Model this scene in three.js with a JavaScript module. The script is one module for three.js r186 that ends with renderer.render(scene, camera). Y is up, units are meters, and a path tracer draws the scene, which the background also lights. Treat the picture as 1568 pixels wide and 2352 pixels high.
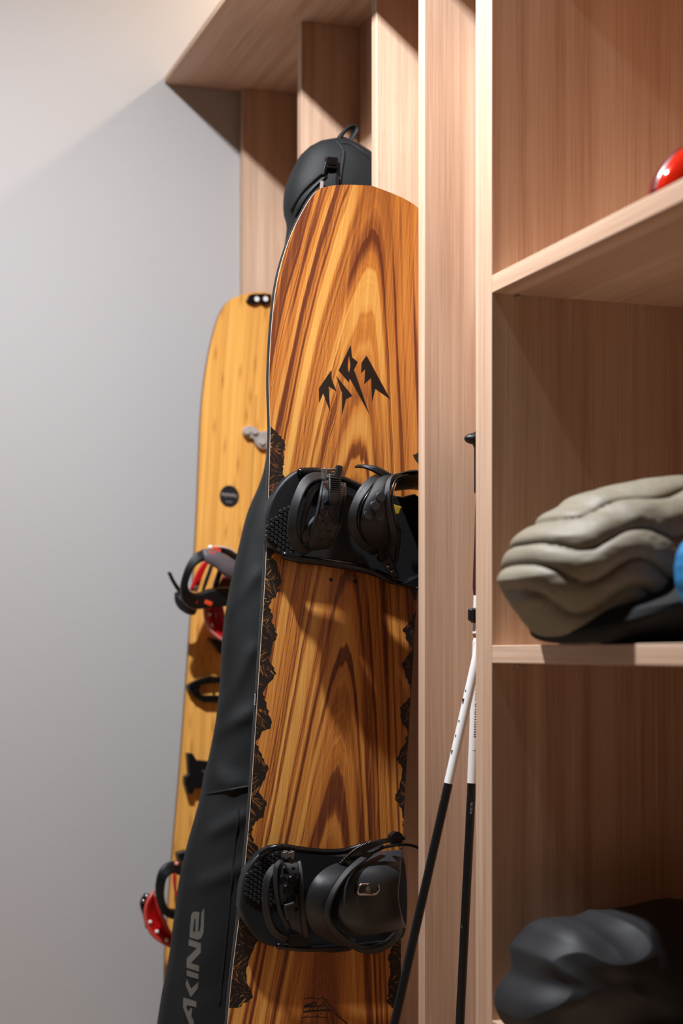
import * as THREE from 'three';
import { RoundedBoxGeometry } from 'three/addons/geometries/RoundedBoxGeometry.js';
import { mergeGeometries as mergeAll, mergeVertices, toCreasedNormals } from 'three/addons/utils/BufferGeometryUtils.js';
import { RectAreaLightUniformsLib } from 'three/addons/lights/RectAreaLightUniformsLib.js';

// ------------------------------------------------------------------ camera, lamps, exposure
RectAreaLightUniformsLib.init();
const EYE = 0.872;                              // camera height
const scene = new THREE.Scene();
scene.background = new THREE.Color(0x000000);
const camera = new THREE.PerspectiveCamera(33.47, 1568 / 2352, 0.05, 30);
camera.position.set(3.54, EYE, 1.0);
camera.lookAt(3.54 - Math.cos(0.3351), EYE, 1.0 - Math.sin(0.3351));
camera.setViewOffset(1568, 2352, 0, -324, 1568, 2352);   // level camera, lens shifted upwards
camera.focus = 2.70;
camera.userData.fStop = 2.5;
const renderer = new THREE.WebGLRenderer({ antialias: true });
renderer.toneMapping = THREE.LinearToneMapping;
renderer.toneMappingExposure = 1.22;
renderer.shadowMap.enabled = true;
const CEIL = EYE + 1.66, LAMP = [1.328, CEIL - 0.035, 0.66];
const spot = new THREE.RectAreaLight(0xf6faff, 5200, 0.06, 0.06);   // the downlight's diffuser, facing the floor
spot.position.set(LAMP[0], LAMP[1] - 0.004, LAMP[2]);
spot.lookAt(LAMP[0], 0, LAMP[2] + 0.0001);
scene.add(spot);
const STRIP = [0.47, EYE + 1.44, -0.108];       // warm light bar on the back wall, above the overhanging board
const bar = new THREE.RectAreaLight(0xffe4c4, 30, 0.85, 0.03);
bar.position.set(STRIP[0], STRIP[1], STRIP[2] + 0.016);
bar.lookAt(STRIP[0], STRIP[1], 1);
scene.add(bar);

// ------------------------------------------------------------------ helpers
let seedState = 7;
const rnd = () => { seedState = (seedState * 1664525 + 1013904223) >>> 0; return seedState / 4294967296; };
const hash = (x, y) => { let h = (x * 374761393 + y * 668265263) | 0; h = Math.imul(h ^ (h >>> 13), 1274126177); return ((h ^ (h >>> 16)) >>> 0) / 4294967296; };
function noise(x, y) {
  const xi = Math.floor(x), yi = Math.floor(y), fx = x - xi, fy = y - yi;
  const u = fx * fx * (3 - 2 * fx), v = fy * fy * (3 - 2 * fy);
  const a = hash(xi, yi), b = hash(xi + 1, yi), c = hash(xi, yi + 1), d = hash(xi + 1, yi + 1);
  return a + (b - a) * u + (c - a) * v + (a - b - c + d) * u * v;
}
const fbm = (x, y, n = 4) => { let s = 0, a = 0.5; for (let i = 0; i < n; i++) { s += a * noise(x, y); x = x * 2.03 + 17; y = y * 2.03 + 9; a *= 0.5; } return s; };
const clamp = (x, a = 0, b = 1) => Math.min(b, Math.max(a, x));
const lerp = (a, b, t) => a + (b - a) * t;
const smooth = (a, b, x) => { const t = clamp((x - a) / (b - a)); return t * t * (3 - 2 * t); };
const used = {};
function numbered(name) { const n = used[name] = (used[name] ?? -1) + 1; return n ? name + '_' + String(n).padStart(3, '0') : name; }
function add(name, geometry, material, parent = scene) {
  const m = new THREE.Mesh(geometry, material);
  m.name = parent === scene ? numbered(name) : name; m.castShadow = m.receiveShadow = true;
  parent.add(m); return m;
}
function tag(o, label, category, group) { o.userData = { label, category }; if (group) o.userData.group = group; return o; }
function thing(name, label, category, p = [0, 0, 0], group) {
  const o = new THREE.Group(); o.name = numbered(name); o.position.set(...p); scene.add(o); return tag(o, label, category, group);
}
function structure(name, g, m) { const o = add(name, g, m); o.userData = { kind: 'structure' }; return o; }
function sub(name, parent) { const o = new THREE.Group(); o.name = name; parent.add(o); return o; }
function texture(w, h, paint, srgb = true) {
  const d = new Uint8Array(w * h * 4), c = [0, 0, 0];
  for (let y = 0; y < h; y++) for (let x = 0; x < w; x++) {
    paint(x, y, c); const o = (y * w + x) * 4;
    d[o] = clamp(c[0], 0, 255); d[o + 1] = clamp(c[1], 0, 255); d[o + 2] = clamp(c[2], 0, 255); d[o + 3] = 255;
  }
  const t = new THREE.DataTexture(d, w, h); t.magFilter = THREE.LinearFilter; t.minFilter = THREE.LinearMipmapLinearFilter; t.generateMipmaps = true;
  t.wrapS = t.wrapT = THREE.RepeatWrapping; if (srgb) t.colorSpace = THREE.SRGBColorSpace; t.needsUpdate = true; return t;
}
const std = (o) => new THREE.MeshStandardMaterial(o);
const phys = (o) => new THREE.MeshPhysicalMaterial(o);

const mergeGeometries = (list) => mergeAll(list.map((g) => (g.index ? g.toNonIndexed() : g)));

// Catmull-Rom through points (arrays of any length), sampled n times
function curve(pts, n) {
  const out = [], m = pts.length - 1;
  for (let i = 0; i < n; i++) {
    const t = i / (n - 1) * m, k = Math.min(m - 1, Math.floor(t)), f = t - k;
    const p0 = pts[Math.max(0, k - 1)], p1 = pts[k], p2 = pts[k + 1], p3 = pts[Math.min(m, k + 2)];
    out.push(p1.map((_, c) => 0.5 * (2 * p1[c] + (p2[c] - p0[c]) * f + (2 * p0[c] - 5 * p1[c] + 4 * p2[c] - p3[c]) * f * f + (3 * p1[c] - p0[c] - 3 * p2[c] + p3[c]) * f * f * f)));
  }
  return out;
}
// grid of points -> closed solid: front face raised by thickness along the normal, rounded to the rim
function solid(grid, t, round = 4, lift) {
  const N = grid.length, M = grid[0].length, V = (p) => new THREE.Vector3(...p), P = grid.map((r) => r.map(V)), nor = [];
  let up = 0;
  for (let i = 0; i < N; i++) { nor.push([]); for (let j = 0; j < M; j++) {
    const a = P[Math.min(N - 1, i + 1)][j].clone().sub(P[Math.max(0, i - 1)][j]), b = P[i][Math.min(M - 1, j + 1)].clone().sub(P[i][Math.max(0, j - 1)]);
    const n = a.cross(b).normalize(); nor[i].push(n); up += n.z; } }
  const flip = up < 0, pos = [], uv = [], idx = [];
  const prof = (u) => Math.pow(Math.max(0, 1 - Math.pow(Math.abs(2 * u - 1), round)), 1 / 2);
  for (const side of [1, 0]) for (let i = 0; i < N; i++) for (let j = 0; j < M; j++) {
    const n = nor[i][j], k = prof(j / (M - 1)) * prof(i / (N - 1)), h = side ? t * (0.25 + 0.75 * k) + (lift ? lift(i / (N - 1), j / (M - 1)) * k : 0) : -0.25 * t * k;
    const q = P[i][j].clone().addScaledVector(n, flip ? -h : h); pos.push(q.x, q.y, q.z); uv.push(j / (M - 1), i / (N - 1));
  }
  const at = (s, i, j) => s * N * M + i * M + j, quad = (a, b, c, d) => flip ? idx.push(a, c, b, a, d, c) : idx.push(a, b, c, a, c, d);
  for (let i = 0; i < N - 1; i++) for (let j = 0; j < M - 1; j++) {
    quad(at(0, i, j), at(0, i + 1, j), at(0, i + 1, j + 1), at(0, i, j + 1));
    quad(at(1, i, j), at(1, i, j + 1), at(1, i + 1, j + 1), at(1, i + 1, j));
  }
  for (let i = 0; i < N - 1; i++) { quad(at(0, i, 0), at(1, i, 0), at(1, i + 1, 0), at(0, i + 1, 0)); quad(at(0, i, M - 1), at(0, i + 1, M - 1), at(1, i + 1, M - 1), at(1, i, M - 1)); }
  for (let j = 0; j < M - 1; j++) { quad(at(0, 0, j), at(0, 0, j + 1), at(1, 0, j + 1), at(1, 0, j)); quad(at(0, N - 1, j), at(1, N - 1, j), at(1, N - 1, j + 1), at(0, N - 1, j + 1)); }
  const g = new THREE.BufferGeometry();
  g.setAttribute('position', new THREE.Float32BufferAttribute(pos, 3)); g.setAttribute('uv', new THREE.Float32BufferAttribute(uv, 2)); g.setIndex(idx); g.computeVertexNormals();
  return g;
}
const MM = (rows) => rows.map((r) => r.map((c) => c / 1000));
// rows of control points in millimetres -> bent strap or shell
function patch(rows, t = 5, o = {}) {
  const n = o.n ?? 40, m = o.m ?? 12, across = rows.map((r) => curve(MM(r), n)), grid = [];
  for (let i = 0; i < n; i++) grid.push(curve(across.map((c) => c[i]), m));
  return solid(grid, t / 1000, o.round ?? 6, o.lift);
}
function tube(pts, r, n = 48, k = 8, closed = false) {
  const c = new THREE.CatmullRomCurve3(MM(pts).map((p) => new THREE.Vector3(...p)), closed);
  const g = new THREE.TubeGeometry(c, n, r / 1000, k, closed);
  if (closed) return g;
  const caps = [pts[0], pts[pts.length - 1]].map((p) => new THREE.SphereGeometry(r / 1000, k, 6).translate(...p.map((v) => v / 1000)));
  return mergeGeometries([g, ...caps]);
}
// outline in millimetres (a, v, h) -> plate from h = low to the outline's own height with a bevelled rim
function plate(pts, low = 0, o = {}) {
  const s = new THREE.Shape(); const c = o.sharp ? pts : curve([...pts, pts[0]], pts.length * 4).slice(0, -1);
  c.forEach((p, i) => s[i ? 'lineTo' : 'moveTo'](p[0] / 1000, p[1] / 1000));
  if (o.hole) { const h = new THREE.Path(); o.hole.forEach((p, i) => h[i ? 'lineTo' : 'moveTo'](p[0] / 1000, p[1] / 1000)); s.holes.push(h); }
  const top = (pts[0][2] ?? o.top) / 1000, b = (o.bevel ?? 2) / 1000;
  return new THREE.ExtrudeGeometry(s, { depth: Math.max(0.0003, top - low / 1000 - b), bevelThickness: b, bevelSize: b * 0.7, bevelOffset: -b * 0.7, bevelSegments: 3 }).translate(0, 0, low / 1000);
}
const box = (w, h, d, p, r = 1, rot = 0) => new RoundedBoxGeometry(w / 1000, h / 1000, d / 1000, 2, r / 1000).rotateZ(rot).translate(p[0] / 1000, p[1] / 1000, p[2] / 1000);
const disc = (r, d, p, k = 24) => new THREE.CylinderGeometry(r / 1000, r * 1.02 / 1000, d / 1000, k).rotateX(Math.PI / 2).translate(p[0] / 1000, p[1] / 1000, p[2] / 1000);
const ball = (r, p) => new THREE.SphereGeometry(r / 1000, 14, 10).translate(p[0] / 1000, p[1] / 1000, p[2] / 1000);
// honeycomb of low rubber tiles over a strap given by its left and right edge
function honeycomb(L, R, r, h, lift, from = 0.12, to = 0.9) {
  const l = curve(L, 60), q = curve(R, 60), out = []; let row = 0;
  const vs = [...l.map((c, i) => (c[1] + q[i][1]) / 2)];
  for (let v = vs[Math.floor(60 * from)]; v > vs[Math.floor(60 * to)]; v -= r * 1.55, row++) {
    let i = vs.findIndex((y) => y <= v); if (i < 0) continue;
    const a0 = l[i][0] + r * 0.7, a1 = q[i][0] - r * 0.7; if (a1 < a0) continue;
    for (let a = Math.ceil((a0 - (row & 1) * r * 0.9) / (r * 1.8)) * r * 1.8 + (row & 1) * r * 0.9; a <= a1; a += r * 1.8) { const f = (a - l[i][0]) / (q[i][0] - l[i][0]); out.push([a, v, lerp(l[i][2], q[i][2], f) + lift * (0.4 + 0.6 * Math.sin(f * Math.PI))]); }
  }
  return (out.map((p) => new THREE.CylinderGeometry(r * 0.84 / 1000, r * 1.0 / 1000, h / 1000, 6).rotateX(Math.PI / 2).translate(p[0] / 1000, p[1] / 1000, p[2] / 1000)));
}
// hexagonal rubber relief: prisms with rounded tops
function hexes(spots, r, h) { return mergeGeometries(spots.map((p) => new THREE.CylinderGeometry(r * 0.78 / 1000, r / 1000, h / 1000, 6).rotateX(Math.PI / 2).translate(p[0] / 1000, p[1] / 1000, p[2] / 1000))); }

// ------------------------------------------------------------------ materials
// pale wood veneer, one tile is 0.7 m by 1.4 m, grain along v
const woodMap = texture(1024, 1024, (x, y, c) => {
  const u = x / 1024 * 0.7, v = y / 1024 * 1.4;
  const wrapN = (f) => { const t = smooth(0.9, 1, x / 1024), s = smooth(0.9, 1, y / 1024); const A = (yy) => lerp(f(u, yy), f(u - 0.7, yy), t); return lerp(A(v), A(v - 1.4), s); };
  const g = wrapN((a, b) => {
    const w = a + 0.010 * (fbm(a * 9 + 3, b * 1.1 + 5, 3) - 0.5);
    const fine = noise(w * 900, b * 14) * 0.5 + noise(w * 420 + 40, b * 6) * 0.5;
    const pore = smooth(0.70, 0.9, noise(w * 1300 + 9, b * 30)) * smooth(0.4, 0.65, fbm(w * 60, b * 2, 2));
    const band = fbm(w * 48 + 11, b * 0.8, 3);
    return (fine - 0.5) * 0.17 + (band - 0.47) * 0.34 - pore * 0.10;
  });
  const k = 1 + g;
  c[0] = 204 * Math.pow(k, 0.7); c[1] = 170 * Math.pow(k, 1.0); c[2] = 144 * Math.pow(k, 1.2);
});
const M = {};
M.wood = std({ map: woodMap, roughness: 0.55, bumpMap: woodMap, bumpScale: 0.00012 });
const plaster = texture(512, 512, (x, y, c) => { const n = 128 + (fbm(x / 5, y / 5, 4) - 0.47) * 120; c[0] = c[1] = c[2] = n; }, false); plaster.repeat.set(2.2, 2.2);
M.wall = std({ color: 0xb6b2b1, roughness: 0.85, bumpMap: plaster, bumpScale: 0.0006 });
M.darkWall = std({ color: 0x3d3936, roughness: 0.9 });
M.ceiling = std({ color: 0x8f8c88, roughness: 0.9 });
const floorMap = texture(512, 512, (x, y, c) => { const n = 1 + (fbm(x / 60, y / 4, 4) - 0.47) * 0.5; c[0] = 162 * n; c[1] = 138 * n; c[2] = 116 * n; });
M.floor = std({ map: floorMap, roughness: 0.6 });
const P = (color, roughness, o = {}) => phys({ color, roughness, ...o });
const rubberBump = texture(256, 256, (x, y, c) => { c[0] = c[1] = c[2] = 110 + fbm(x / 3, y / 3, 3) * 70; }, false); rubberBump.repeat.set(6, 6);
M.black = P(0x090b0e, 0.38, { bumpMap: rubberBump, bumpScale: 0.0003 });
M.blackGloss = P(0x08090b, 0.24);
M.rubber = P(0x131417, 0.5, { bumpMap: rubberBump, bumpScale: 0.0006 });
M.shell = P(0x2b2d30, 0.38);
M.softBlack = P(0x1f2124, 0.38, { bumpMap: rubberBump, bumpScale: 0.0005 });
M.darkMetal = P(0x3a3836, 0.3, { metalness: 0.9 });
M.chrome = P(0xb9b7b4, 0.16, { metalness: 1 });
M.steel = P(0x8d8985, 0.35, { metalness: 0.9 });
M.red = P(0xb80f12, 0.28, { clearcoat: 0.6, clearcoatRoughness: 0.2 });
M.pinkRim = P(0xd98a82, 0.35);
M.orange = P(0xd8431f, 0.4);
M.greyStrap = P(0x5d5458, 0.55);
M.white = P(0xe8e4de, 0.45);
M.yellow = P(0xa88a22, 0.6);
const weave = texture(256, 256, (x, y, c) => { const k = ((x >> 1) + (y >> 1)) & 1 ? 1.12 : 0.9, n = k * (0.85 + 0.3 * noise(x / 2, y / 2)); c[0] = 6 * n; c[1] = 8.5 * n; c[2] = 10.5 * n; });
weave.repeat.set(1, 1);
M.fabric = phys({ map: weave, roughness: 0.72, sheen: 0.03, sheenRoughness: 0.5, sheenColor: new THREE.Color(0x44484c) });

// ------------------------------------------------------------------ the room
const slab = (x0, x1, y0, y1, z0, z1) => { const g = new THREE.BoxGeometry(x1 - x0, y1 - y0, z1 - z0); g.translate((x0 + x1) / 2, (y0 + y1) / 2, (z0 + z1) / 2); uvBox(g); return g; };
// metric uv: grain runs along the longest axis unless told otherwise
function uvBox(g, along = 'y', du = 0, dv = 0, sx = 1, sy = 1) {
  const p = g.attributes.position, n = g.attributes.normal, uv = g.attributes.uv;
  for (let i = 0; i < p.count; i++) {
    const q = { x: p.getX(i), y: p.getY(i), z: p.getZ(i) }, a = [Math.abs(n.getX(i)), Math.abs(n.getY(i)), Math.abs(n.getZ(i))];
    const axis = a[0] >= a[1] && a[0] >= a[2] ? 'x' : a[1] >= a[2] ? 'y' : 'z', rest = ['x', 'y', 'z'].filter((k) => k !== axis);
    const vAxis = rest.includes(along) ? along : rest[1], uAxis = rest.find((k) => k !== vAxis);
    uv.setXY(i, q[uAxis] * sx + du, q[vAxis] * sy + dv);
  }
  return g;
}
function board(x0, x1, y0, y1, z0, z1, along = 'y') {
  const g = new RoundedBoxGeometry(x1 - x0, y1 - y0, z1 - z0, 2, 0.0014).translate((x0 + x1) / 2, (y0 + y1) / 2, (z0 + z1) / 2);
  return uvBox(g, along, rnd() * 3, rnd() * 3, 1 / 0.7, 1 / 1.4);
}
const X1 = 4.9, ZB = -0.48, ZF = 2.6;
structure('floor', slab(-0.12, X1 + 0.12, -0.1, 0, ZB - 0.12, ZF + 0.12), M.floor);
structure('ceiling', slab(-0.12, X1 + 0.12, CEIL, CEIL + 0.1, ZB - 0.12, ZF + 0.12), M.ceiling);
structure('wall_left', slab(-0.12, 0, 0, CEIL, ZB - 0.12, ZF + 0.12), M.wall);
structure('wall_right', slab(X1, X1 + 0.12, 0, CEIL, ZB - 0.12, ZF + 0.12), M.darkWall);
structure('wall_front', slab(0, X1, 0, CEIL, ZF, ZF + 0.12), M.darkWall);
// the wall behind the rack stands further forward than behind the deep shelf unit
structure('wall_back', mergeGeometries([slab(0, X1, 0, CEIL, ZB - 0.12, ZB), slab(0, 1.285, 0, CEIL, ZB, -0.135)]), M.wall);

// ------------------------------------------------------------------ joinery
const TOP = EYE + 1.21;
const rack = thing('ski_rack', 'pale wood rack of tall upright divider panels holding the snowboards against the white wall', 'rack');
add('back_panel', board(0.0, 1.288, 0.0, TOP, -0.134, -0.117), M.wood, rack);
for (const x of [0.0005, 0.410, 0.823, 1.037, 1.262]) add('divider', board(x, x + 0.0265, 0, TOP, -0.117, 0), M.wood, rack);
const lid = add('overhanging_top', board(0.0005, 3.2, TOP, TOP + 0.014, -0.134, 0.165, 'x'), M.wood);
tag(lid, 'long pale wood top board overhanging the tall dividers above the two snowboards', 'shelf');
const unit = thing('shelf_unit', 'pale wood shelf unit with open compartments holding clothing, in front of the rack', 'shelf');
const SX = 1.289;
add('side_panel', board(SX, SX + 0.029, 0, TOP, -0.42, 0), M.wood, unit);
add('side_panel', board(2.90, 2.929, 0, TOP, -0.42, 0), M.wood, unit);
add('back_panel', board(SX, 2.929, 0, TOP, -0.436, -0.42), M.wood, unit);
for (const y of [1.052, 0.513, -0.0145, -0.549]) {
  add('shelf', board(SX + 0.029, 2.90, EYE + y, EYE + y + 0.0255, -0.42, -0.0005, 'x'), M.wood, unit);
}
for (const y of [0.513, -0.0145]) add('shelf_pin', ball(4, [SX * 1000 + 32, (EYE + y) * 1000 - 3, -40]), P(0xb09a86, 0.5), unit);

// ------------------------------------------------------------------ lamps (outside the picture)
const lamp = thing('ceiling_downlight', 'round white ceiling downlight shining on the rack', 'lamp', LAMP);
add('housing', new THREE.CylinderGeometry(0.05, 0.05, 0.034, 40, 1, true).translate(0, 0.017, 0), std({ color: 0xdddddd, roughness: 0.4, side: THREE.DoubleSide }), lamp);
add('diffuser', new THREE.CylinderGeometry(0.044, 0.044, 0.006, 40).translate(0, 0.004, 0), std({ color: 0xffffff, emissive: 0xf6faff, emissiveIntensity: 8 }), lamp);
const ledBar = thing('light_bar', 'warm white light bar fixed to the back wall above the overhanging wood top', 'lamp', STRIP);
add('profile', new THREE.BoxGeometry(0.87, 0.04, 0.02).translate(0, 0, -0.0165), std({ color: 0xcccccc, roughness: 0.4 }), ledBar);
add('diffuser', new THREE.BoxGeometry(0.85, 0.03, 0.006).translate(0, 0, -0.004), std({ color: 0xffffff, emissive: 0xffe4c4, emissiveIntensity: 6 }), ledBar);

// ------------------------------------------------------------------ snowboards
// outline: v from the tail, half width
function halfWidth(prof, v) {
  let i = 0; while (i < prof.length - 2 && v > prof[i + 1][0]) i++;
  const p0 = prof[Math.max(0, i - 1)], p1 = prof[i], p2 = prof[i + 1], p3 = prof[Math.min(prof.length - 1, i + 2)], d = p2[0] - p1[0], t = clamp((v - p1[0]) / d);
  const m1 = (p2[1] - p0[1]) / Math.max(1e-6, p2[0] - p0[0]) * d, m2 = (p3[1] - p1[1]) / Math.max(1e-6, p3[0] - p1[0]) * d;
  const tt = t * t, ttt = tt * t;
  return Math.max(0, (2 * ttt - 3 * tt + 1) * p1[1] + (ttt - 2 * tt + t) * m1 + (3 * tt - 2 * ttt) * p2[1] + (ttt - tt) * m2);
}
function deckShape(prof, len, rise, tailLen = 0.2) {
  const vs = []; const N = 150;
  for (let i = 0; i <= N; i++) { const t = i / N; vs.push(len * (t - Math.sin(2 * Math.PI * t) / (2 * Math.PI) * 0.92)); }
  const lift = (v) => rise * Math.pow(clamp((v - (len - 0.26)) / 0.26), 2.2) + rise * 0.8 * Math.pow(clamp((tailLen - v) / tailLen), 2.2);
  return { vs, lift, rim: (s) => vs.map((v) => [s * halfWidth(prof, v), v, lift(v)]) };
}
function sheet(sh, prof, dz, up, u0, v0, us, vsz) {   // a flat face of the board at depth dz
  const K = 14, pos = [], uv = [], idx = [];
  for (const v of sh.vs) for (let j = 0; j <= K; j++) { const a = (j / K * 2 - 1) * halfWidth(prof, v); pos.push(a, v, sh.lift(v) + dz); uv.push((a - u0) / us, (v - v0) / vsz); }
  for (let i = 0; i < sh.vs.length - 1; i++) for (let j = 0; j < K; j++) { const a = i * (K + 1) + j, b = a + K + 1; up ? idx.push(a, a + 1, b + 1, a, b + 1, b) : idx.push(a, b + 1, a + 1, a, b, b + 1); }
  const g = new THREE.BufferGeometry(); g.setAttribute('position', new THREE.Float32BufferAttribute(pos, 3)); g.setAttribute('uv', new THREE.Float32BufferAttribute(uv, 2)); g.setIndex(idx); g.computeVertexNormals(); return g;
}
function rimBand(sh, d0, d1, grow = 0) {                 // band round the outline from depth d0 to d1
  const loop = [...sh.rim(1), ...sh.rim(-1).reverse()], pos = [], idx = [], uv = [];
  loop.forEach((p, i) => { const s = Math.sign(p[0]) || (i < loop.length / 2 ? 1 : -1); for (const d of [d0, d1]) { pos.push(p[0] + s * grow, p[1], p[2] + d); uv.push(p[1], d); } });
  const n = loop.length;
  for (let i = 0; i < n; i++) { const a = 2 * i, b = 2 * ((i + 1) % n); idx.push(a, a + 1, b, b, a + 1, b + 1); }
  const g = new THREE.BufferGeometry(); g.setAttribute('position', new THREE.Float32BufferAttribute(pos, 3)); g.setAttribute('uv', new THREE.Float32BufferAttribute(uv, 2)); g.setIndex(idx);
  return toCreasedNormals(g, 0.6);
}
const prof1 = [[0, 0], [0.003, 0.03], [0.008, 0.052], [0.016, 0.078], [0.03, 0.103], [0.06, 0.126], [0.11, 0.142], [0.2, 0.152], [0.305, 0.1525], [0.45, 0.144], [0.57, 0.139], [0.68, 0.138], [0.85, 0.138], [0.99, 0.1382], [1.2, 0.1448], [1.3, 0.1535], [1.41, 0.1535], [1.469, 0.1476], [1.528, 0.133], [1.575, 0.114], [1.597, 0.102], [1.608, 0.092], [1.617, 0.072], [1.6235, 0.045], [1.627, 0.022], [1.629, 0.008], [1.63, 0]];
const G1 = {
  l1: [[-45,1321],[-43,1306],[-33,1287],[-48,1294],[-42,1252],[-57,1281],[-63,1264],[-65,1288]], l2: [[-36,1313],[-4,1284],[-15,1277],[-21,1249],[-23,1286]], l3: [[-13,1367],[-9,1347],[2,1341],[-4,1327],[30,1256],[-11,1312],[-12,1305],[-32,1322]], hole: [[-15,1349],[-11,1334],[-13,1321],[-16,1331]], l4: [[17,1354],[66,1287],[37,1301],[32,1277],[28,1318],[16,1306],[16,1331],[9,1323],[9,1341]],
  mountL: [[-146,1218],[-135,1208],[-125,1200],[-119,1193],[-116,1182],[-121,1178],[-118,1161],[-120,1153],[-118,1140],[-113,1132],[-125,1100],[-136,1066],[-135,1033],[-124,1016],[-129,1006],[-120,999],[-117,988],[-112,976],[-108,969],[-115,959],[-110,953],[-125,936],[-122,941],[-129,925],[-121,914],[-121,900],[-111,884],[-117,871],[-122,841],[-108,820],[-124,799],[-128,783],[-122,768],[-112,745],[-112,731],[-126,726],[-137,708],[-124,689],[-111,666],[-126,630],[-110,609],[-115,588],[-129,581],[-134,565],[-130,549],[-115,533],[-117,484],[-126,423],[-111,390],[-125,357],[-126,331],[-113,300],[-138,284]],
  mountR0: [[128,1209],[122,1205],[114,1199],[121,1190],[130,1182]],
  mountR: [[117,983],[140,950],[132,929],[115,908],[121,894],[136,876],[117,851],[130,825],[141,803],[128,786],[119,777],[121,761],[136,735],[133,719],[118,692],[131,676],[124,637],[121,623],[134,607],[144,579],[135,589],[142,574],[135,540],[133,504],[132,444],[132,381],[126,364],[131,343],[130,300],[129,288],[142,275]],
  ship: [[[-24,296],[-14,298],[-3,297],[3,295],[11,299]], [[-23,284],[-13,287],[-1,291],[0,285],[-23,283]], [[-23,283],[2,284],[26,285]], [[-23,275],[2,277],[27,277]], [[-26,266],[-3,267],[21,265]], [[11,303],[12,289],[2,282],[3,255]], [[11,298],[26,284],[45,264],[58,254]], [[12,287],[27,276],[45,263],[56,254]], [[25,275],[33,254]], [[-23,283],[-23,265],[-25,256]], [[20,275],[23,255]]],
};
// colour along the crown of the figure, from the tip of the board downwards (metres above the tail, tone)
const crown = [[1.75, 0.1], [1.66, -0.3], [1.60, -0.15], [1.565, -0.55], [1.562, -1.0], [1.545, -0.9], [1.53, -0.2], [1.505, 0.0], [1.499, 0.75], [1.465, 0.9], [1.436, 0.75], [1.428, 0.1], [1.407, 0.05], [1.385, 0.1], [1.371, 0.5], [1.349, 0.1], [1.32, -0.2], [1.30, -0.3], [1.288, -0.35], [1.27, 0.3], [1.245, 0.6], [1.222, 0.5], [1.208, -0.75], [1.19, -0.8], [1.184, 0.15], [1.165, 0.2], [1.14, -0.4], [1.10, 0.2], [1.05, -0.3], [1.01, -0.1], [0.998, -0.9], [0.975, -0.7], [0.962, 0.0], [0.93, 0.15], [0.91, 0.6], [0.872, 0.65], [0.866, -0.85], [0.843, -1.0], [0.836, 0.1], [0.81, 0.35], [0.80, -0.1], [0.765, 0.0], [0.758, 0.35], [0.752, -0.1], [0.722, 0.0], [0.716, 0.3], [0.710, -0.15], [0.675, -0.2], [0.668, -0.8], [0.62, -0.95], [0.605, -0.7], [0.59, 0.2], [0.57, 0.1], [0.54, -0.2], [0.45, -0.1], [0.38, -0.5], [0.33, -0.6], [0.25, -0.4], [0.1, 0.1], [-0.1, 0]];
function tone(q) {
  if (q > 1.75) return 2.1 * (fbm(q * 26 + 3, 5.5, 3) - 0.44) + 0.9 * (noise(q * 70, 2.5) - 0.5);
  let i = 0; while (i < crown.length - 2 && q < crown[i + 1][0]) i++;
  return lerp(crown[i][1], crown[i + 1][1], clamp((crown[i][0] - q) / (crown[i][0] - crown[i + 1][0])));
}
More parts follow.
